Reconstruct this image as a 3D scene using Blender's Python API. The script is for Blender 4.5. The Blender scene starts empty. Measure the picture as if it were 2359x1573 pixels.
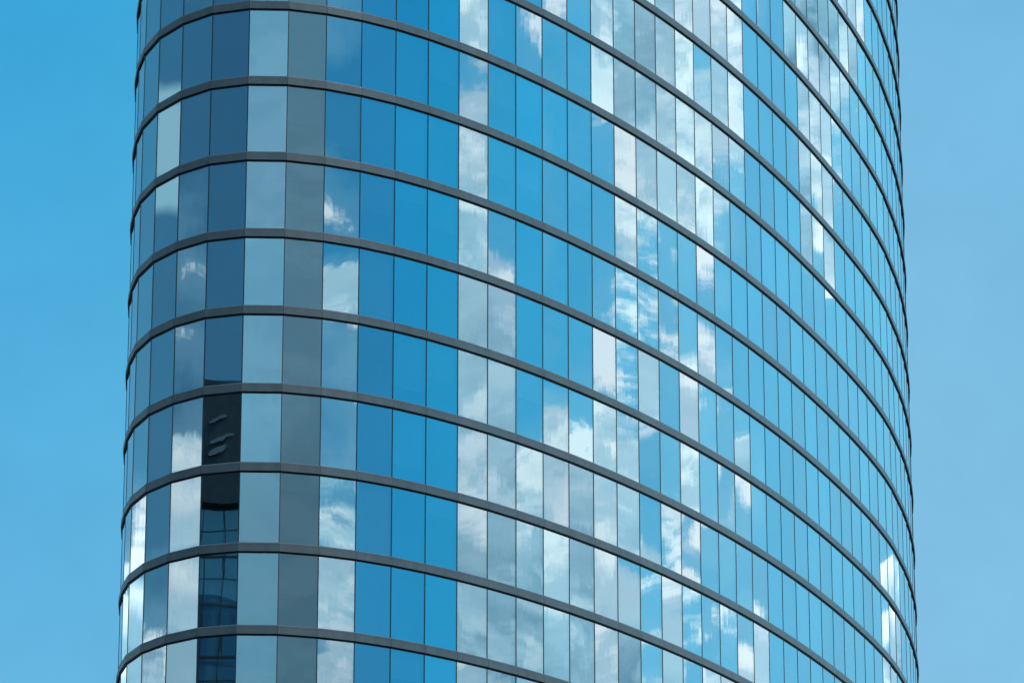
import bpy, bmesh, math, random, json
from mathutils import Vector, Matrix, noise

random.seed(7)
R = math.radians
C = bpy.context.scene.collection
scn = bpy.context.scene

# ------------------------------------------------------------------ world: sky with clouds
SKY_STOPS = [   # heading round the camera (deg, 0 = straight behind it, +90 = to its right), clear-sky colour
    (-180, (.12, .46, .76)), (-174.5, (.048, .420, .735)), (-172.3, (.042, .405, .735)), (-160, (.070, .330, .57)),
    (-135, (.058, .270, .455)), (-100, (.050, .222, .41)), (-41, (.047, .216, .41)), (5, (.05, .26, .50)),
    (40, (.032, .36, .68)), (66, (.022, .42, .84)), (80, (.008, .50, .98)), (92, (.022, .59, 1.08)), (112, (.085, .68, 1.14)),
    (135, (.185, .73, 1.12)), (155, (.20, .71, 1.03)), (166, (.205, .63, .94)), (171.8, (.195, .525, .79)), (174.5, (.205, .525, .79)),
    (180, (.12, .46, .76))]
STRATUS = [     # even grey sheets of cloud: heading, elevation, half widths, cover, colour
    (1, 15, 13, 18, .80, (.25, .61, .88)), (32, 15, 12, 18, .84, (.155, .335, .465)), (32, 11.5, 12, 5, .45, (.085, .15, .205)), (1, 11.5, 13, 5, .45, (.13, .36, .49)),
    (-114, 20.5, 5, .6, .85, (.42, .80, .98))]
CLOUD_AT = (5.94, 8.05)
BLOBS = [       # heading, elevation, half widths, how much more (or less) cloud there is in that part of the sky
    (1, 15, 17, 16, .42), (32, 15, 12, 16, .62),
    (-41, 15, 30, 14, -.40), (71, 15, 16.5, 16, -.50), (52, 21, 6, 2.6, -.30), (53, 17.3, 5, 1.5, .12), (53, 12.3, 5, 1.6, .22),
    (106, 12.2, 16, 4.6, .17), (106, 20.5, 11, 3.6, -.10), (94, 16, 4, 9, .14), (118, 20, 7, 9, .04),
    (123, 21.6, 6, 4.0, .12), (131, 22.4, 3.6, 2.6, .22), (137.5, 20, 3.6, 5, -.30), (143.6, 20.8, 2.4, 3.0, .26),
    (147.5, 22.6, 4, 1.5, .22), (131.5, 15.8, 1.8, 1.1, .20), (125, 16, 3, 1.6, .12), (132.5, 12.6, 3, 1.5, .22),
    (135, 17.8, 4, 1.4, -.22), (141, 13.5, 6, 5, -.25), (150, 16, 10, 3.4, -.45), (172, 16, 12, 30, -.6), (-170, 16, 14, 30, -.5),
    (156, 13.0, 3.6, 2.2, .85), (-88, 12.3, 14, 2.6, .34), (-88, 20, 16, 5, -.16), (-146, 11.6, 13, 3.2, .80), (-124, 21, 26, 6.5, -.5),
]

def build_world():
    w = bpy.data.worlds.new("World")
    scn.world = w
    w.use_nodes = True
    nt = w.node_tree
    N, L = nt.nodes, nt.links
    N.clear()
    def node(t, **k):
        n = N.new(t)
        for a, b in k.items():
            setattr(n, a, b)
        return n
    def m(op, a, b=None, c=None, clamp=False):
        n = node('ShaderNodeMath', operation=op, use_clamp=clamp)
        for i, v in enumerate((a, b, c)):
            if v is None: continue
            if isinstance(v, (int, float)): n.inputs[i].default_value = v
            else: L.new(v, n.inputs[i])
        return n.outputs[0]
    def smooth(v, a, b, lo=0., hi=1.):
        n = node('ShaderNodeMapRange', interpolation_type='SMOOTHSTEP')
        L.new(v, n.inputs['Value'])
        for k, x in zip(('From Min', 'From Max', 'To Min', 'To Max'), (a, b, lo, hi)):
            n.inputs[k].default_value = x
        return n.outputs[0]
    tc = node('ShaderNodeTexCoord')
    d = tc.outputs['Generated']
    sp = node('ShaderNodeSeparateXYZ'); L.new(d, sp.inputs[0])
    x, y, z = sp.outputs
    head = m('MULTIPLY', m('ARCTAN2', x, m('MULTIPLY', y, -1)), 180/math.pi)
    el = m('MULTIPLY', m('ARCSINE', z), 180/math.pi)
    # clear sky: the physical sky gives brightness by height, the stops give hue round the horizon
    sky = node('ShaderNodeTexSky', sky_type='NISHITA', sun_disc=False, sun_elevation=SUN_EL, sun_rotation=SUN_ROT)
    sky.air_density = 1.0; sky.dust_density = .6; sky.ozone_density = 2.0
    ramp = node('ShaderNodeValToRGB')
    cr = ramp.color_ramp
    while len(cr.elements) > 1: cr.elements.remove(cr.elements[-1])
    for i, (a, c) in enumerate(SKY_STOPS):
        e = cr.elements[0] if i == 0 else cr.elements.new((a+180)/360)
        e.position = (a+180)/360
        e.color = (*c, 1)
    L.new(m('ADD', m('DIVIDE', head, 360), .5), ramp.inputs[0])
    # higher up the blue deepens
    deep = node('ShaderNodeMix', data_type='RGBA', blend_type='MULTIPLY')
    L.new(smooth(el, 15, 42), deep.inputs[0]); L.new(ramp.outputs[0], deep.inputs[6])
    deep.inputs[7].default_value = (.30, .72, .92, 1)
    low = node('ShaderNodeMix', data_type='RGBA')
    L.new(m('MULTIPLY', smooth(el, 24, 6, 0, .56), smooth(m('ABSOLUTE', head), 120, 168, .12, 1)), low.inputs[0]); L.new(deep.outputs[2], low.inputs[6])
    low.inputs[7].default_value = (.26, .57, .82, 1)
    # a little of the physical sky everywhere
    sk = node('ShaderNodeMix', data_type='RGBA')
    sks = node('ShaderNodeVectorMath', operation='SCALE'); L.new(sky.outputs[0], sks.inputs[0]); sks.inputs['Scale'].default_value = .10
    sk.inputs[0].default_value = .06
    L.new(low.outputs[2], sk.inputs[6]); L.new(sks.outputs[0], sk.inputs[7])
    nm = node('ShaderNodeTexNoise', noise_dimensions='3D'); L.new(d, nm.inputs['Vector'])
    nm.inputs['Scale'].default_value = 26; nm.inputs['Detail'].default_value = 4; nm.inputs['Roughness'].default_value = .6
    mo = node('ShaderNodeVectorMath', operation='SCALE'); L.new(sk.outputs[2], mo.inputs[0]); L.new(smooth(nm.outputs[0], .25, .75, .965, 1.035), mo.inputs['Scale'])
    # cloud field
    cx = node('ShaderNodeCombineXYZ'); L.new(head, cx.inputs[0]); L.new(el, cx.inputs[1])
    bias = None
    for (a, e, ra, re, s) in BLOBS:
        v = node('ShaderNodeVectorMath', operation='SUBTRACT'); L.new(cx.outputs[0], v.inputs[0]); v.inputs[1].default_value = (a, e, 0)
        v2 = node('ShaderNodeVectorMath', operation='MULTIPLY'); L.new(v.outputs[0], v2.inputs[0]); v2.inputs[1].default_value = (1/ra, 1/re, 0)
        v3 = node('ShaderNodeVectorMath', operation='LENGTH'); L.new(v2.outputs[0], v3.inputs[0])
        f = smooth(v3.outputs['Value'], .70, 1.15, s, 0)
        bias = f if bias is None else m('ADD', bias, f)
    def field(off):
        mp = node('ShaderNodeMapping'); L.new(d, mp.inputs[0])
        mp.inputs['Location'].default_value = (*CLOUD_AT, off); mp.label = 'cloudmap'
        mp.inputs['Scale'].default_value = (1, 1, 1.35)
        n1 = node('ShaderNodeTexNoise', noise_dimensions='3D'); L.new(mp.outputs[0], n1.inputs['Vector'])
        n1.inputs['Scale'].default_value = 13.; n1.inputs['Detail'].default_value = 9
        n1.inputs['Roughness'].default_value = .60; n1.inputs['Distortion'].default_value = .35
        n2 = node('ShaderNodeTexNoise', noise_dimensions='3D'); L.new(mp.outputs[0], n2.inputs['Vector'])
        n2.inputs['Scale'].default_value = 4.5; n2.inputs['Detail'].default_value = 2
        return m('ADD', m('MULTIPLY', n1.outputs[0], .72), m('MULTIPLY', n2.outputs[0], .36))
    f0 = field(0)
    d0 = m('ADD', f0, bias)
    d1 = m('ADD', field(-.016), bias)          # the same field a little higher up, for the lit tops
    cover = smooth(d0, .54, .58)
    veil = smooth(d0, .42, .56, 0, .30)
    lit = smooth(m('SUBTRACT', d0, d1), -.03, .045)
    thick = smooth(m('MULTIPLY_ADD', bias, .5, f0), .56, .80)
    shade = m('MULTIPLY_ADD', thick, -.70, m('MULTIPLY_ADD', lit, .52, .62), clamp=True)
    cc = node('ShaderNodeValToRGB'); L.new(shade, cc.inputs[0])
    e = cc.color_ramp.elements
    e[0].position = .10; e[0].color = (.17, .44, .62, 1)
    e[1].position = 1.; e[1].color = (1.26, 1.47, 1.55, 1)
    k = cc.color_ramp.elements.new(.55); k.color = (.52, .88, 1.10, 1)
    hz = node('ShaderNodeMix', data_type='RGBA')          # thin haze, then the clouds proper
    L.new(veil, hz.inputs[0]); L.new(mo.outputs[0], hz.inputs[6]); hz.inputs[7].default_value = (.40, .84, 1.08, 1)
    mx = node('ShaderNodeMix', data_type='RGBA')
    L.new(cover, mx.inputs[0]); L.new(hz.outputs[2], mx.inputs[6]); L.new(cc.outputs[0], mx.inputs[7])
    for (a, e, ra, re, k, col) in STRATUS:
        v = node('ShaderNodeVectorMath', operation='SUBTRACT'); L.new(cx.outputs[0], v.inputs[0]); v.inputs[1].default_value = (a, e, 0)
        v2 = node('ShaderNodeVectorMath', operation='MULTIPLY'); L.new(v.outputs[0], v2.inputs[0]); v2.inputs[1].default_value = (1/ra, 1/re, 0)
        v3 = node('ShaderNodeVectorMath', operation='LENGTH'); L.new(v2.outputs[0], v3.inputs[0])
        st = node('ShaderNodeMix', data_type='RGBA'); L.new(smooth(v3.outputs['Value'], .75, 1.15, k, 0), st.inputs[0])
        L.new(mx.outputs[2], st.inputs[6]); st.inputs[7].default_value = (*col, 1); mx = st
    bg = node('ShaderNodeBackground'); L.new(mx.outputs[2], bg.inputs[0]); bg.inputs[1].default_value = SKY_GAIN
    out = node('ShaderNodeOutputWorld'); L.new(bg.outputs[0], out.inputs[0])
    w.cycles.sampling_method = 'MANUAL'
    w.cycles.sample_map_resolution = 512

SKY_GAIN = 1.0
SUN_EL, SUN_HEAD = R(52), 62          # sun to the right of the camera and behind it
sun_dir = Vector((math.sin(R(SUN_HEAD))*math.cos(SUN_EL), -math.cos(R(SUN_HEAD))*math.cos(SUN_EL), math.sin(SUN_EL)))
SUN_ROT = math.atan2(sun_dir.x, sun_dir.y)
build_world()
scn.view_settings.view_transform = 'Standard'
scn.view_settings.look = 'None'
scn.view_settings.exposure = 0
scn.view_settings.gamma = 1
# === BUILD

sl = bpy.data.lights.new("sun", 'SUN'); sl.energy = 3.0; sl.angle = R(.53); sl.color = (1, .96, .9)
so = bpy.data.objects.new("sun", sl); C.objects.link(so)
so.rotation_euler = sun_dir.to_track_quat('Z', 'Y').to_euler(); so.location = (60, -60, 150)

cd = bpy.data.cameras.new("camera"); cam = bpy.data.objects.new("camera", cd); C.objects.link(cam)
CAMZ = 1.6
PITCH = 17.6995
cd.sensor_width = 36; cd.lens = 36*9151.22/2359; cd.clip_start = .5; cd.clip_end = 20000
cam.location = (0, 0, CAMZ)
cam.rotation_euler = (R(90+PITCH), 0, 0)
scn.camera = cam

# ------------------------------------------------------------------ materials
def mat(name):
    m = bpy.data.materials.new(name); m.use_nodes = True
    nt = m.node_tree
    b = nt.nodes['Principled BSDF']
    return m, nt, b

def glass_material(name, r0=.46, tint=(.90, .98, 1.0), body=None):
    m, nt, b = mat(name)
    N, L = nt.nodes, nt.links
    N.remove(b)
    out = N['Material Output']
    geo = N.new('ShaderNodeNewGeometry')
    mp = N.new('ShaderNodeMapping'); L.new(geo.outputs['Position'], mp.inputs[0]); mp.inputs['Scale'].default_value = (1, 1, .16)
    n1 = N.new('ShaderNodeTexNoise'); L.new(mp.outputs[0], n1.inputs['Vector'])
    n1.inputs['Scale'].default_value = 1.9; n1.inputs['Detail'].default_value = 1.5; n1.inputs['Roughness'].default_value = .5
    bp = N.new('ShaderNodeBump'); L.new(n1.outputs[0], bp.inputs['Height'])
    bp.inputs['Strength'].default_value = 1.0; bp.inputs['Distance'].default_value = .00034
    gl = N.new('ShaderNodeBsdfGlossy'); gl.inputs['Roughness'].default_value = 0.0
    gl.inputs['Color'].default_value = (*tint, 1); L.new(bp.outputs[0], gl.inputs['Normal'])
    if body:
        df = N.new('ShaderNodeBsdfDiffuse'); df.inputs['Color'].default_value = (*body, 1)
    else:
        df = N.new('ShaderNodeBsdfTransparent'); df.inputs['Color'].default_value = (.52, .63, .67, 1)   # a tinted sheet: each of its two faces takes its share
    lw = N.new('ShaderNodeLayerWeight'); lw.inputs['Blend'].default_value = .5
    pw = N.new('ShaderNodeMath'); pw.operation = 'POWER'; L.new(lw.outputs['Facing'], pw.inputs[0]); pw.inputs[1].default_value = 2.6
    ma = N.new('ShaderNodeMath'); ma.operation = 'MULTIPLY_ADD'; L.new(pw.outputs[0], ma.inputs[0])
    ma.inputs[1].default_value = 1-r0; ma.use_clamp = True
    oi = N.new('ShaderNodeObjectInfo')
    ad = N.new('ShaderNodeMath'); ad.operation = 'ADD'; L.new(oi.outputs['Random'], ad.inputs[0]); L.new(geo.outputs['Random Per Island'], ad.inputs[1])
    fr = N.new('ShaderNodeMath'); fr.operation = 'FRACT'; L.new(ad.outputs[0], fr.inputs[0])
    tn = N.new('ShaderNodeMix'); tn.data_type = 'RGBA'; L.new(fr.outputs[0], tn.inputs[0])
    tn.inputs[6].default_value = (tint[0]*1.05, tint[1]*.97, tint[2]*.97, 1); tn.inputs[7].default_value = (tint[0]*.93, tint[1], tint[2], 1)
    L.new(tn.outputs[2], gl.inputs['Color'])
    rr = N.new('ShaderNodeMapRange'); L.new(fr.outputs[0], rr.inputs[0]); rr.inputs[3].default_value = r0-.04; rr.inputs[4].default_value = r0+.04
    L.new(rr.outputs[0], ma.inputs[2])
    mx = N.new('ShaderNodeMixShader'); L.new(ma.outputs[0], mx.inputs[0]); L.new(df.outputs[0], mx.inputs[1]); L.new(gl.outputs[0], mx.inputs[2])
    L.new(mx.outputs[0], out.inputs[0])
    return m

def metal_paint(name, col, rough=.45, var=.12, spec=.4, panel=0):
    """painted metal: faint run-down streaks, and each panel (mesh island) its own shade"""
    m, nt, b = mat(name)
    N, L = nt.nodes, nt.links
    n1 = N.new('ShaderNodeTexNoise'); n1.inputs['Scale'].default_value = 2.2; n1.inputs['Detail'].default_value = 5
    geo = N.new('ShaderNodeNewGeometry')
    mp = N.new('ShaderNodeMapping'); L.new(geo.outputs['Position'], mp.inputs[0]); mp.inputs['Scale'].default_value = (1, 1, .35)
    L.new(mp.outputs[0], n1.inputs['Vector'])
    mr = N.new('ShaderNodeMapRange'); L.new(n1.outputs[0], mr.inputs[0]); mr.inputs[1].default_value = .3; mr.inputs[2].default_value = .7
    mr.inputs[3].default_value = 1-var; mr.inputs[4].default_value = 1+var
    pr = N.new('ShaderNodeMath'); pr.operation = 'MULTIPLY_ADD'; L.new(geo.outputs['Random Per Island'], pr.inputs[0]); pr.inputs[1].default_value = 2*panel; pr.inputs[2].default_value = -panel
    pa = N.new('ShaderNodeMath'); pa.operation = 'ADD'; L.new(pr.outputs[0], pa.inputs[0]); L.new(mr.outputs[0], pa.inputs[1]); mr = pa
    vm = N.new('ShaderNodeVectorMath'); vm.operation = 'SCALE'; vm.inputs[0].default_value = col; L.new(mr.outputs[0], vm.inputs['Scale'])
    L.new(vm.outputs[0], b.inputs['Base Color'])
    b.inputs['Roughness'].default_value = rough
    b.inputs['Specular IOR Level'].default_value = spec
    return m

M_GLASS = glass_material("mirror_glass")
M_FASCIA = metal_paint("grey_band_paint", (.066, .093, .103), .42, .14, .5, .10)
M_SILL = metal_paint("grey_sill_paint", (.062, .084, .100), .32, .12, .6, .06)
M_DARK = metal_paint("black_gasket", (.006, .008, .010), .6, .1, .2)
M_MULL = metal_paint("dark_mullion", (.012, .018, .022), .16, .1, .8)
M_SLAB = metal_paint("concrete_slab", (.20, .20, .19), .9, .15, .2)
M_ROOF = metal_paint("roof_gravel", (.26, .25, .24), .95, .2, .1)

# ------------------------------------------------------------------ tower plan (metres, camera at the origin looking along +Y)
FRONT = [(-19.84, 199.0), (-19.9, 196.72), (-19.72, 194.4), (-19.348, 192.064), (-18.86, 190.05), (-17.913, 187.771), (-16.575, 185.888), (-14.978, 184.508), (-13.091, 183.884), (-11.142, 183.964), (-9.279, 184.556), (-7.54, 185.436), (-5.851, 186.575), (-4.239, 187.917), (-2.7, 189.379), (-1.219, 190.948), (0.209, 192.609), (1.59, 194.345), (2.929, 196.146), (4.229, 198.001), (5.493, 199.905), (6.723, 201.852), (7.918, 203.837), (9.079, 205.858), (10.206, 207.911), (11.298, 209.994), (12.355, 212.106), (13.378, 214.245), (14.368, 216.408), (15.327, 218.595), (16.256, 220.805), (17.158, 223.036), (18.036, 225.289), (18.893, 227.563), (19.729, 229.86), (20.546, 232.18), (21.344, 234.526), (22.119, 236.901), (22.865, 239.311), (23.572, 241.76), (24.224, 244.256), (24.798, 246.806), (25.36, 249.32), (25.86, 251.84), (26.3, 254.36), (26.7, 256.88), (27.06, 259.44), (27.36, 262.0), (27.58, 264.56), (27.68, 267.12)]
P = [Vector((a, b)) for a, b in FRONT]
NF = len(P)
b0, b1, b2, b3 = P[-1], Vector((27.6, 288)), Vector((-18.6, 232)), P[0]
for i in range(1, 46):
    t = i/46
    P.append(b0*(1-t)**3 + b1*3*t*(1-t)**2 + b2*3*t*t*(1-t) + b3*t**3)
NP = len(P)
C0 = -4                                  # column number of the first pane
FLOOR = 4.0
Z0 = 16.0274*FLOOR + CAMZ                # lower edge of the reference band
DZ = {-10: .03, -9: .0141, -8: -.0184, -7: -.0127, -6: -.0188, -5: -.0137, -4: -.0261, -3: -.0015, -2: -.0097, -1: -.0091, 0: -.0079,
      1: -.0002, 2: .0086, 3: .0148, 4: .0167, 5: .0068}
def zk(k): return Z0 - k*FLOOR + DZ.get(k, 0)*FLOOR
K_TOP, K_BOT = -14, 16

def enorm(i):
    t = (P[(i+1) % NP]-P[i]).normalized()
    return Vector((t.y, -t.x))
def offset(i, o):
    n0, n1 = enorm((i-1) % NP), enorm(i)
    return P[i] + (n0+n1)*(o/(1+n0.dot(n1)))
def v3(p, z): return Vector((p.x, p.y, z))

def link(name, bm, m, parent=None):
    me = bpy.data.meshes.new(name); bmesh.ops.recalc_face_normals(bm, faces=bm.faces[:]) ; bm.to_mesh(me); bm.free()
    for q in (m if isinstance(m, (list, tuple)) else [m]): me.materials.append(q)
    o = bpy.data.objects.new(name, me); C.objects.link(o)
    if parent: o.parent = parent
    return o
def empty(name, loc, label, cat):
    o = bpy.data.objects.new(name, None); C.objects.link(o); o.location = loc
    o['label'] = label; o['category'] = cat
    return o
def hexa(bm, v, mi=0):
    vs = [bm.verts.new(q) for q in v]
    fs = [bm.faces.new([vs[i] for i in f]) for f in ((0,3,2,1),(4,5,6,7),(0,1,5,4),(1,2,6,5),(2,3,7,6),(3,0,4,7))]
    for f in fs: f.material_index = mi
    return fs

tower = empty("office_tower", (0, 0, 0), "tall curved blue mirror glass office tower with dark grey bands between its storeys", "office tower")

# panes ------------------------------------------------------------
LEAN = "-2,-4:0.1,-0.1;-2,-3:0.1,-0.1;-2,-2:0.1,-0.1;-2,-1:0.1,-0.1;-2,0:0.1,-0.1;-2,1:0.1,-0.1;-2,2:0.1,-0.1;-2,3:0.5,-0.2;-2,4:0.3,-0.3;-1,-4:0.5,-0.5;-1,-3:0.5,-0.5;-1,-2:0.5,-0.5;-1,-1:0.5,-0.5;-1,0:0.5,-0.5;-1,1:0.5,-0.5;-1,2:0.5,-0.5;-1,3:1.5,-0.9;-1,4:1,-0.8;-1,5:0.6,-0;0,-4:-0.5,0.9;0,-3:-0.5,0.9;0,-2:-0.5,0.9;0,-1:-0.5,0.9;0,0:-0.5,0.9;0,1:-0.5,0.9;0,2:-0.4,0.9;0,3:-1.2,0.9;0,4:0.7,0.7;0,5:1.3,-0;1,-4:-0.1,0.2;1,-3:-0.1,-0.2;1,-2:-0.1,-0;1,-1:0.1,0.4;1,0:-0.5,0.1;1,1:-0.5,-0.1;1,2:-0.2,0.1;1,3:-0.1,0.2;1,4:-0.3,0.8;1,5:-0.4,0.6;2,-4:1.1,-0.9;2,-3:1.1,-0.9;2,-2:1.1,-0.9;2,-1:1.2,-0.9;2,0:0.4,-0.4;2,1:0.6,0.2;2,2:1.1,-0.9;2,3:1.2,-0.5;2,4:1.3,0.3;2,5:0.1,-0.7;4,-2:-0.1,0.3;4,-1:0.2,0.2;4,0:0.3,0.2;4,1:-0.3,-0;4,2:-0.2,0.2;4,3:-0.2,0.2;4,4:0.5,-0;4,5:0.5,-0;5,-2:0,0.1;5,-1:0.3,-0.1;5,0:0,-0.1;5,1:-0.1,-0;5,3:0.3,-0;5,4:-0.2,0.1;5,5:0.2,-0.1;6,-4:-1.5,0.6;6,-3:-1.5,0.8;6,-2:-1.4,-0.5;6,-1:-1.3,-0.5;6,0:-0.2,-0.2;6,1:-1.5,-0.4;6,2:-1.5,-0.9;6,3:-1,-0.2;6,4:-1.1,-0.3;6,5:-1.1,0.4;10,-4:1.2,0.2;10,-3:0,-0.1;10,-2:0.1,-0.1;10,-1:0.3,0.6;10,0:-0.8,0.6;10,1:1.2,-0;10,2:1.2,0.4;10,3:0.8,-0.1;10,4:-0.8,0.2;10,5:-1.2,0.7;11,-4:0.7,-0.3;11,-3:0.7,-0.3;11,-2:0.7,-0.3;11,-1:0.2,-0.9;11,0:-0.5,-0.1;11,1:0.8,-0.7;11,2:0.6,-0.1;11,3:0.7,-0.6;11,4:0.6,-0;11,5:0.6,0.4;12,-4:0.8,0.8;12,-3:-1,0.9;12,-2:-1,0.9;12,-1:-1,0.9;12,0:-1,0.9;12,1:-1.1,0.9;12,2:-1.2,0.6;12,3:-1.2,0.9;12,4:-0.8,0.9;13,-5:-1,0.3;13,-4:-0.8,0.2;13,-3:0,0.5;13,-2:-0.2,0.5;13,-1:0,0.5;13,0:-0.2,0.4;13,1:0.1,0.2;13,2:-1,-0.2;13,3:-0.7,0.4;13,4:-1,0.6;14,-5:0.9,0.2;14,-4:0.3,-0;14,-3:0.1,0.2;14,-2:0.3,0.2;14,-1:0,0.2;14,0:0.1,0.3;14,1:0.8,0.4;14,2:0.4,0.2;14,3:0.1,0.1;14,4:0.8,0.2;15,-5:0.8,0.7;15,-4:0.3,0.7;15,-3:0.7,0.1;15,-2:0,0.7;15,-1:0,0.7;15,0:1,0.3;15,1:-0.4,-0.3;15,2:0.6,0.6;15,3:0,0.9;15,4:0,0.4;16,-5:0.8,-0.6;16,-4:0.6,0.1;16,-3:0.6,-0.9;16,-2:0.3,-0.1;16,-1:0.8,-0.6;16,0:0.7,0.4;16,1:-0.6,-0;16,2:0,-0.8;16,3:0.9,-0;16,4:-0.3,-0.9;17,-5:-0.6,-0.5;17,-4:-0.8,-0;17,-3:0.4,0.7;17,-2:-0.6,-0.5;17,-1:-0.6,0.1;17,0:0.4,0.5;17,1:-0.2,0.4;17,2:-0.5,-0.1;17,3:1.1,-0.2;17,4:0.7,0.1;18,-6:-0.5,-0.2;18,-5:-0.4,-0.9;18,-4:-0.7,-0.5;18,-3:-0.9,-0.9;18,-2:-1.2,-0.9;18,-1:-1.2,-0.6;18,0:-1.2,-0.8;18,1:-0.7,-0.9;18,2:0,-0.2;18,3:-0.9,-0.9;18,4:-1.1,-0.8;19,-6:-0.2,-0.6;19,-5:-0.5,-0.6;19,-4:0.8,-0.9;19,-3:0.6,0.4;19,-2:1,-0.6;19,-1:1.2,-0.6;19,0:1,-0.7;19,1:-0.6,-0.6;19,2:1.2,-0.3;19,3:1,-0.7;19,4:0.9,-0.5;20,-6:0.6,-0.5;20,-5:-0.5,-0.1;20,-4:-0.6,-0.5;20,-3:-1,-0.4;20,-2:0,-0.1;20,-1:-0.3,-0.9;20,0:0.8,-0.3;20,1:0.5,0.9;20,2:-0.6,-0.8;20,3:-0.6,-0.3;20,4:-1.2,-0.9;21,-6:-0.2,-0.5;21,-5:0,-0.7;21,-4:0.7,-0.7;21,-3:1.2,0.5;21,-2:0.4,-0.1;21,-1:0.6,-0.1;21,0:-0.5,0.1;21,1:-0.7,0.9;21,2:-0.6,-0.9;21,3:-0.6,0.6;21,4:0.9,-0.2;22,-7:0.2,-0;22,-6:0,0.6;22,-5:0.2,0.3;22,-4:0.4,-0.1;22,-3:0.7,0.3;22,-2:0.2,0.3;22,-1:0.2,0.3;22,0:-0.9,0.7;22,1:0.7,-0.3;22,2:0.5,0.3;22,3:1,0.6;23,-7:0,0.1;23,-6:0.3,0.1;23,-5:0.3,0.1;23,-4:0.3,0.1;23,-3:0.3,0.1;23,-2:0.3,0.1;23,-1:0.3,0.1;23,0:0.4,0.1;23,1:0.4,0.1;23,2:0.2,-0.3;23,3:-0.1,-0.7;24,-7:-1.1,0.2;26,-7:0.5,0.7;26,-6:0.1,0.5;26,-5:0.2,0.3;26,-4:0.1,0.3;26,-3:0.2,0.3;26,-2:0.2,0.3;26,-1:0.2,0.3;26,0:0.2,0.3;26,1:0.2,0.3;26,2:0.2,0.3;26,3:0.2,0.3;27,-8:0,-0.2;27,-7:-0.5,0.9;27,-6:-0.3,0.4;27,-5:0.3,0.5;27,-4:-0.1,0.8;27,-3:-0.4,0.3;27,-2:-0.3,0.3;27,-1:-0.3,0.3;27,0:-0.3,0.3;27,1:-0.3,0.3;27,2:-0.3,0.3;27,3:-0.3,0.3;28,-8:0.7,-0.9;28,-7:-0.6,-0.9;28,-6:-0.7,-0.6;28,-5:-0.9,-0.1;28,-4:-0.8,-0.2;28,-3:-0.2,-0.6;28,-2:-0.2,-0.6;28,-1:-0.2,-0.6;28,0:-0.2,-0.6;28,1:-0.2,-0.6;28,2:-0.2,-0.6;28,3:-0.2,-0.6;29,-8:0.6,0.3;29,-7:-0.3,-0.1;29,-6:0.6,0.1;29,-5:-0.3,-0.5;29,-4:-0.6,0.9;29,-3:-0.6,0.4;29,-2:-0.1,-0;29,-1:-0.1,-0;29,0:-0.1,-0;29,1:-0.1,-0;29,2:-0.1,-0;29,3:-0.1,-0;30,-8:0.4,-0.1;30,-7:0.1,-0.1;30,-6:0.4,0.3;30,-5:1.1,-0;30,-4:0.1,-0.1;30,-3:0.7,0.1;30,-2:0.6,-0;30,-1:0.6,-0;30,0:0.6,-0;30,1:0.6,-0;30,2:0.6,-0;31,-9:0.7,0.3;31,-8:1.1,0.2;31,-7:-0.4,-0.3;31,-6:0.7,0.1;31,-5:0.7,0.3;31,-4:0.7,0.3;31,-3:0.7,0.3;31,-2:0.7,0.3;31,-1:0.7,0.3;31,0:0.7,0.3;31,1:0.7,0.3;31,2:0.7,0.3;32,-9:-0.3,-0;32,-8:-0.5,0.2;32,-7:0.2,-0.5;32,-6:0.1,-0.3;32,-5:0.1,-0.3;32,-4:0.1,-0.3;32,-3:0.1,-0.3;32,-2:0.1,-0.3;32,-1:0.1,-0.3;32,0:0.1,-0.3;32,1:0.1,-0.3;32,2:-0.3,-0.3;33,-9:0.1,-0.4;33,-8:1.2,0.5;33,-7:0.7,-0.1;33,-6:0.5,0.1;33,-5:0.3,0.1;33,-4:0.3,0.1;33,-3:0.3,0.1;33,-2:0.3,0.1;33,-1:0.3,0.1;33,0:0.3,0.1;33,1:0.3,0.1;33,2:0.4,0.2;34,-9:0.5,0.5;34,-8:0.3,0.6;34,-7:0.1,0.5;34,-6:0,0.4;34,-5:0.2,0.5;34,-4:0.2,0.5;34,-3:0.2,0.5;34,-2:0.2,0.5;34,-1:0.2,0.5;34,0:0.2,0.2;34,1:-0.2,0.9;34,2:-0.2,-0.8;35,-10:-0.3,0.8;35,-9:-0.3,0.8;35,-8:-0.4,0.8;35,-7:0,0.9;35,-6:-0.3,0.7;35,-5:-0.3,0.8;35,-4:-0.3,0.8;35,-3:-0.3,0.8;35,-2:-0.3,0.8;35,-1:-0.3,0.8;35,0:-1.2,0.4;35,1:1.2,0.9;35,2:0.8,0.9;36,0:-0.5,-0.7;36,1:-0.6,-0.2;36,2:-0.3,-0;38,-1:-0.1,-0;38,0:-0.1,-0;38,1:-0.1,-0;39,-1:-0.1,-0;39,0:0.1,-0;39,1:-0.1,-0"      # how far each pane is out of true: column,storey:yaw,pitch (degrees)
TILT = {}
for q in LEAN.split(';'):
    if ':' in q:
        a, b = q.split(':'); TILT[tuple(map(int, a.split(',')))] = tuple(map(float, b.split(',')))
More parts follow.
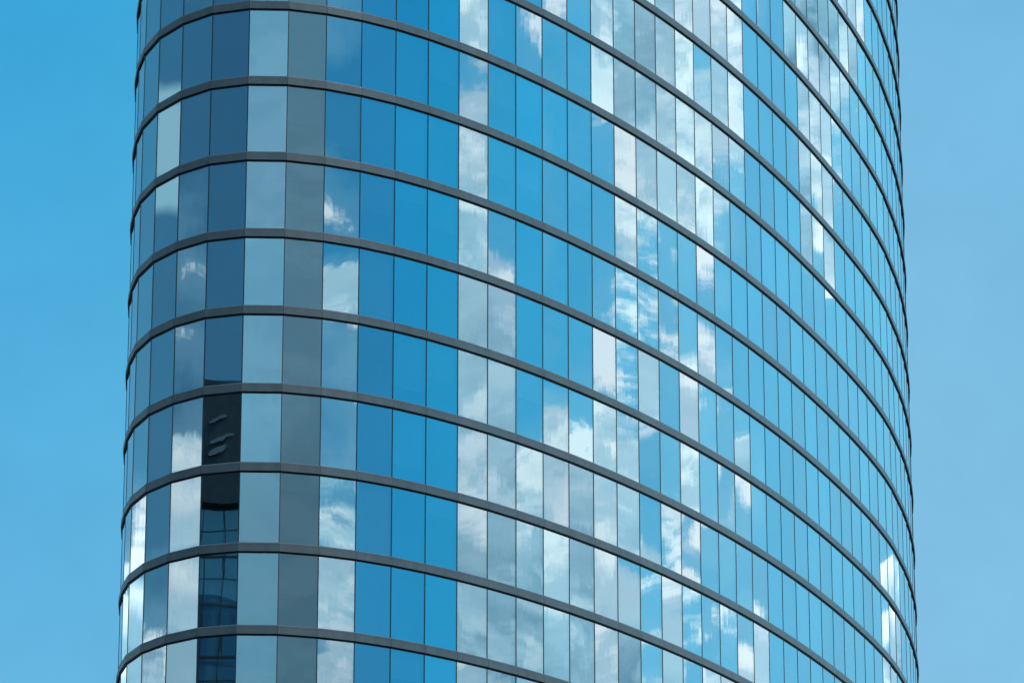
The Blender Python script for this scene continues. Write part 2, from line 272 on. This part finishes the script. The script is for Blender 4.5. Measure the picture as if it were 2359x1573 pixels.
def pane_verts(i, k):
    """a 24 mm sheet of glass in its frame, a little out of true in its own way; built round its own centre"""
    a, b = P[i], P[(i+1) % NP]
    n = enorm(i); t = (b-a).normalized(); w = (b-a).length
    zt, zb = zk(k)-.07, zk(k+1)+.435
    c = v3((a+b)/2, (zt+zb)/2) - v3(n, 0)*.01
    yaw, pit = TILT.get((i+C0, k), (0, 0))
    lean = (v3(n, 0) + v3(t, 0)*math.tan(R(yaw)) + Vector((0, 0, math.tan(R(pit))))).normalized()
    N3, T3, U3 = v3(n, 0), v3(t, 0), Vector((0, 0, 1))
    hw, hh = w/2-.020, (zt-zb)/2+.03
    out = []
    for dn in (-.024, 0):
        for su, sv in ((-1,-1),(1,-1),(1,1),(-1,1)):
            out.append(c + T3*hw*su + U3*hh*sv + N3*dn)
    return c, out, lean
# project to know which panes show largest
cp, sp_ = math.cos(R(PITCH)), math.sin(R(PITCH))
def project(v):
    Z = v.z-CAMZ; D = v.y*cp+Z*sp_
    return 9151.22*v.x/D+1179.5, 786.5-9151.22*(Z*cp-v.y*sp_)/D
def shown_area(vs):
    q = [project(v) for v in vs[4:8]]
    q = [(min(max(a, 0), 2359), min(max(b, 0), 1573)) for a, b in q]
    return abs(sum(q[j][0]*q[(j+1)%4][1]-q[(j+1)%4][0]*q[j][1] for j in range(4)))/2
panes = []
for i in range(NP):
    for k in range(K_TOP, K_BOT):
        c, vs, lean = pane_verts(i, k)
        faces_us = i < NF-1 and enorm(i).dot(Vector((c.x, c.y))) < 0
        panes.append((shown_area(vs) if faces_us else 0, i, k, c, vs, lean))
panes.sort(key=lambda q: -q[0])
def settle(o, leans):
    """each pane's outer face takes the surface normal it has settled to"""
    me = o.data; nn = []; rnd = random.Random(len(leans)*31+int(o.location.x*97)+int(o.location.z*13))
    for f in me.polygons:
        f.use_smooth = True
        le = leans[f.index//6]
        for q in range(f.loop_total):
            w = Vector((rnd.gauss(0, 1), rnd.gauss(0, 1), rnd.gauss(0, .8)))*R(.045)
            nn.append(tuple((le+w).normalized()) if f.normal.dot(le) > .9 else tuple(f.normal))
    me.normals_split_custom_set(nn)
rest = bmesh.new(); rest_lean = []
for j, (ar, i, k, c, vs, lean) in enumerate(panes):
    if j < 100:
        bm = bmesh.new(); hexa(bm, [v-c for v in vs])
        o = link("window_pane", bm, M_GLASS, tower); o.location = c; settle(o, [lean])
    else:
        hexa(rest, vs); rest_lean.append(lean)
o = link("window_pane", rest, M_GLASS, tower); o['kind'] = 'stuff'; settle(o, rest_lean)

# roller blinds behind some of the panes
M_BLIND = metal_paint("blind_cloth", (.50, .52, .50), .9, .08, .1)
rb = random.Random(21); seen_blinds = 0; rest = bmesh.new()
for (ar, i, k, c, vs, lean) in panes:
    h = rb.choice([0, 0, 0, .25, .4, .55, .55, .8, 1])
    if ar == 0 or h == 0: continue
    n, t = v3(enorm(i), 0), v3((P[(i+1) % NP]-P[i]).normalized(), 0); w = (P[(i+1) % NP]-P[i]).length/2-.06
    H = (zk(k)-.05-zk(k+1)-.5)*h; top = v3((P[i]+P[(i+1) % NP])/2, zk(k)-.06)-n*.18
    bm = bmesh.new() if seen_blinds < 100 else rest; org = top if seen_blinds < 100 else Vector((0, 0, 0))
    hexa(bm, [top-org+t*a*w+n*d+Vector((0, 0, -z)) for z in (H, 0) for a, d in ((-1, -.008), (1, -.008), (1, .008), (-1, .008))])
    if seen_blinds < 100:
        o = link("blind", bm, M_BLIND, tower); o.location = top
    seen_blinds += 1
o = link("blind", rest, M_BLIND, tower); o['kind'] = 'stuff'

# mullions ---------------------------------------------------------
ZB, ZT = zk(K_BOT)-.5, zk(K_TOP)+.45
def mullion(bm, i, org):
    n = (enorm((i-1) % NP)+enorm(i)).normalized(); t = Vector((-n.y, n.x))
    p = P[i]; hw = .026; o0, o1 = -.14, .006
    q = [p+t*hw+n*o0, p-t*hw+n*o0, p-t*hw+n*o1, p+t*hw+n*o1]
    hexa(bm, [v3(a, ZB)-org for a in q]+[v3(a, ZT)-org for a in q])
mr_ = bmesh.new()
for i in range(NP):
    if i < NF:
        bm = bmesh.new(); org = v3(P[i], ZB); mullion(bm, i, org)
        o = link("mullion", bm, M_MULL, tower); o.location = org
    else: mullion(mr_, i, Vector((0, 0, 0)))
o = link("mullion", mr_, M_MULL, tower); o['kind'] = 'stuff'

# floor bands ------------------------------------------------------
def ring(bm, prof, gap, z, mi=0):
    """prof: closed list of (offset, dz); one capped length per facet, ends held back by gap"""
    for i in range(NP):
        i2 = (i+1) % NP
        t = (P[i2]-P[i]).normalized()
        A = [bm.verts.new(v3(offset(i, o)+t*gap, z+h)) for o, h in prof]
        B = [bm.verts.new(v3(offset(i2, o)-t*gap, z+h)) for o, h in prof]
        n = len(prof)
        for j in range(n):
            bm.faces.new((A[j], A[(j+1) % n], B[(j+1) % n], B[j])).material_index = mi
        bm.faces.new(A).material_index = mi; bm.faces.new(B[::-1]).material_index = mi
for k in range(K_TOP, K_BOT+1):
    z = zk(k)
    bm = bmesh.new(); ring(bm, [(-.05, 0), (.085, 0), (.085, .325), (-.05, .325)], .007, z)
    band = link("floor_band", bm, M_FASCIA, tower)
    bm = bmesh.new(); ring(bm, [(-.05, .337), (.074, .337), (.066, .415), (.022, .445), (-.05, .445)], .004, z)
    link("sill", bm, M_SILL, band)
    bm = bmesh.new(); ring(bm, [(-.05, -.078), (.034, -.078), (.034, -.003), (-.05, -.003)], 0, z)
    ring(bm, [(-.16, -.003), (-.052, -.003), (-.052, .44), (-.16, .44)], 0, z)
    ring(bm, [(-.05, .326), (.06, .326), (.06, .336), (-.05, .336)], 0, z)
    # backing behind the joints of the fascia
    ring(bm, [(-.049, .003), (.070, .003), (.070, .322), (-.049, .322)], 0, z)
    link("gasket", bm, M_DARK, band)
    bm = bmesh.new()
    q0 = [bm.verts.new(v3(offset(i, -.17), z+.02)) for i in range(NP)]; q1 = [bm.verts.new(v3(offset(i, -.17), z+.34)) for i in range(NP)]
    bm.faces.new(q0[::-1]); bm.faces.new(q1)
    for i in range(NP): bm.faces.new((q0[i], q0[(i+1) % NP], q1[(i+1) % NP], q1[i]))
    link("floor_slab", bm, M_ROOF if k == K_TOP else M_SLAB, tower)

# ------------------------------------------------------------------ the neighbour that one column of panes mirrors
i3 = 3-C0
pc = (P[i3]+P[i3+1])/2; n3 = enorm(i3)
dv = pc.normalized(); rd = dv-n3*(2*dv.dot(n3))
base = pc+rd*150
M_NGLASS = glass_material("neighbour_glass", .14, (.80, .95, 1.0), (.028, .115, .20))
M_NDARK = metal_paint("neighbour_dark_cladding", (.024, .044, .058), .6, .25, .3)
M_NFRAME = metal_paint("neighbour_frame", (.02, .03, .035), .5, .1, .3)
M_NFIN = metal_paint("neighbour_pale_fin", (.13, .18, .21), .6, .15, .3)
nb = empty("neighbour_tower", (base.x, base.y, 0), "dark office tower with a black plant storey, mirrored in one column of panes", "office tower")
nb.rotation_euler = (0, 0, math.atan2(-rd.y, -rd.x))         # its +X side looks at the curved tower
def boxm(bm, x0, x1, y0, y1, z0, z1):
    hexa(bm, [Vector(q) for q in ((x0,y0,z0),(x1,y0,z0),(x1,y1,z0),(x0,y1,z0),(x0,y0,z1),(x1,y0,z1),(x1,y1,z1),(x0,y1,z1))])
HW = 11.0
bm = bmesh.new(); boxm(bm, -2*HW-.3, -.30, -HW+.3, HW-.3, 0, 93); link("core_wall", bm, M_NDARK, nb)
for j in range(21):
    z = 4.4*j+.6
    bm = bmesh.new(); boxm(bm, -.28, -.05, -HW, HW, z, z+4.15); boxm(bm, -2*HW, -.28, -HW, -HW+.25, z, z+4.15); boxm(bm, -2*HW, -.28, HW-.25, HW, z, z+4.15)
    boxm(bm, -2*HW-.5, -2*HW-.3, -HW, HW, z, z+4.15)
    link("window_band", bm, M_NGLASS, nb)
    bm = bmesh.new(); boxm(bm, -2*HW-.55, .03, -HW-.05, HW+.05, z+4.17, z+4.27); boxm(bm, -2*HW-.55, .03, -HW-.05, HW+.05, z+2.2, z+2.27); boxm(bm, -2*HW-.52, .0, -HW-.02, HW+.02, z+4.27, z+4.39)
    link("floor_band", bm, M_NFRAME, nb)
bm = bmesh.new()
for j in range(13):
    y = -HW+.35+j*1.716-.05
    boxm(bm, -.05, .06, y, y+.10, .5, 92.7)
o = link("mullion", bm, M_NFRAME, nb); o['kind'] = 'stuff'
bm = bmesh.new(); boxm(bm, -2*HW-1.5, 1.2, -HW-1.2, HW+1.2, 93.0, 94.6); link("roof_slab", bm, M_NDARK, nb)
bm = bmesh.new(); boxm(bm, -2*HW+1, -.8, -HW+1, HW-1, 94.6, 102.8)
hexa(bm, [Vector(q) for q in ((-20,-9,102.8),(-1,-9,102.8),(-1,9,102.8),(-20,9,102.8),(-20,-9,103.0),(-1,-9,103.0),(-1,9,106.4),(-20,9,106.4))])
link("plant_wall", bm, M_NDARK, nb)
for (y, z, l, h) in ((.5, 101.4, 1.5, .30), (.1, 99.5, 2.1, .38), (.3, 98.4, 1.9, .60)):
    bm = bmesh.new()
    for j in range(8):
        y0, y1 = -l/2+l*j/8, -l/2+l*(j+1)/8
        tp = lambda y: h/2*(1-(2*y/l)**4*.6)
        hexa(bm, [Vector(q) for q in ((-.14,y0,-tp(y0)),(.14,y0,-tp(y0)),(.14,y1,-tp(y1)),(-.14,y1,-tp(y1)),(-.14,y0,tp(y0)),(.14,y0,tp(y0)),(.14,y1,tp(y1)),(-.14,y1,tp(y1)))])
    bmesh.ops.remove_doubles(bm, verts=bm.verts[:], dist=1e-4)
    for v in bm.verts: v.co.z -= .30*v.co.y+.12*math.sin(v.co.y*2.2)
    o = link("fin", bm, M_NFIN, nb); o.location = (-.6, y-.2, z)

# ------------------------------------------------------------------ ground
gm, nt, b = mat("asphalt")
n1 = nt.nodes.new('ShaderNodeTexNoise'); n1.inputs['Scale'].default_value = 900; n1.inputs['Detail'].default_value = 8
rp = nt.nodes.new('ShaderNodeValToRGB'); nt.links.new(n1.outputs[0], rp.inputs[0])
rp.color_ramp.elements[0].color = (.035, .036, .038, 1); rp.color_ramp.elements[1].color = (.085, .083, .08, 1)
nt.links.new(rp.outputs[0], b.inputs['Base Color']); b.inputs['Roughness'].default_value = .9
bm = bmesh.new(); bmesh.ops.create_grid(bm, x_segments=4, y_segments=4, size=6000)
o = link("ground", bm, gm); o['kind'] = 'structure'
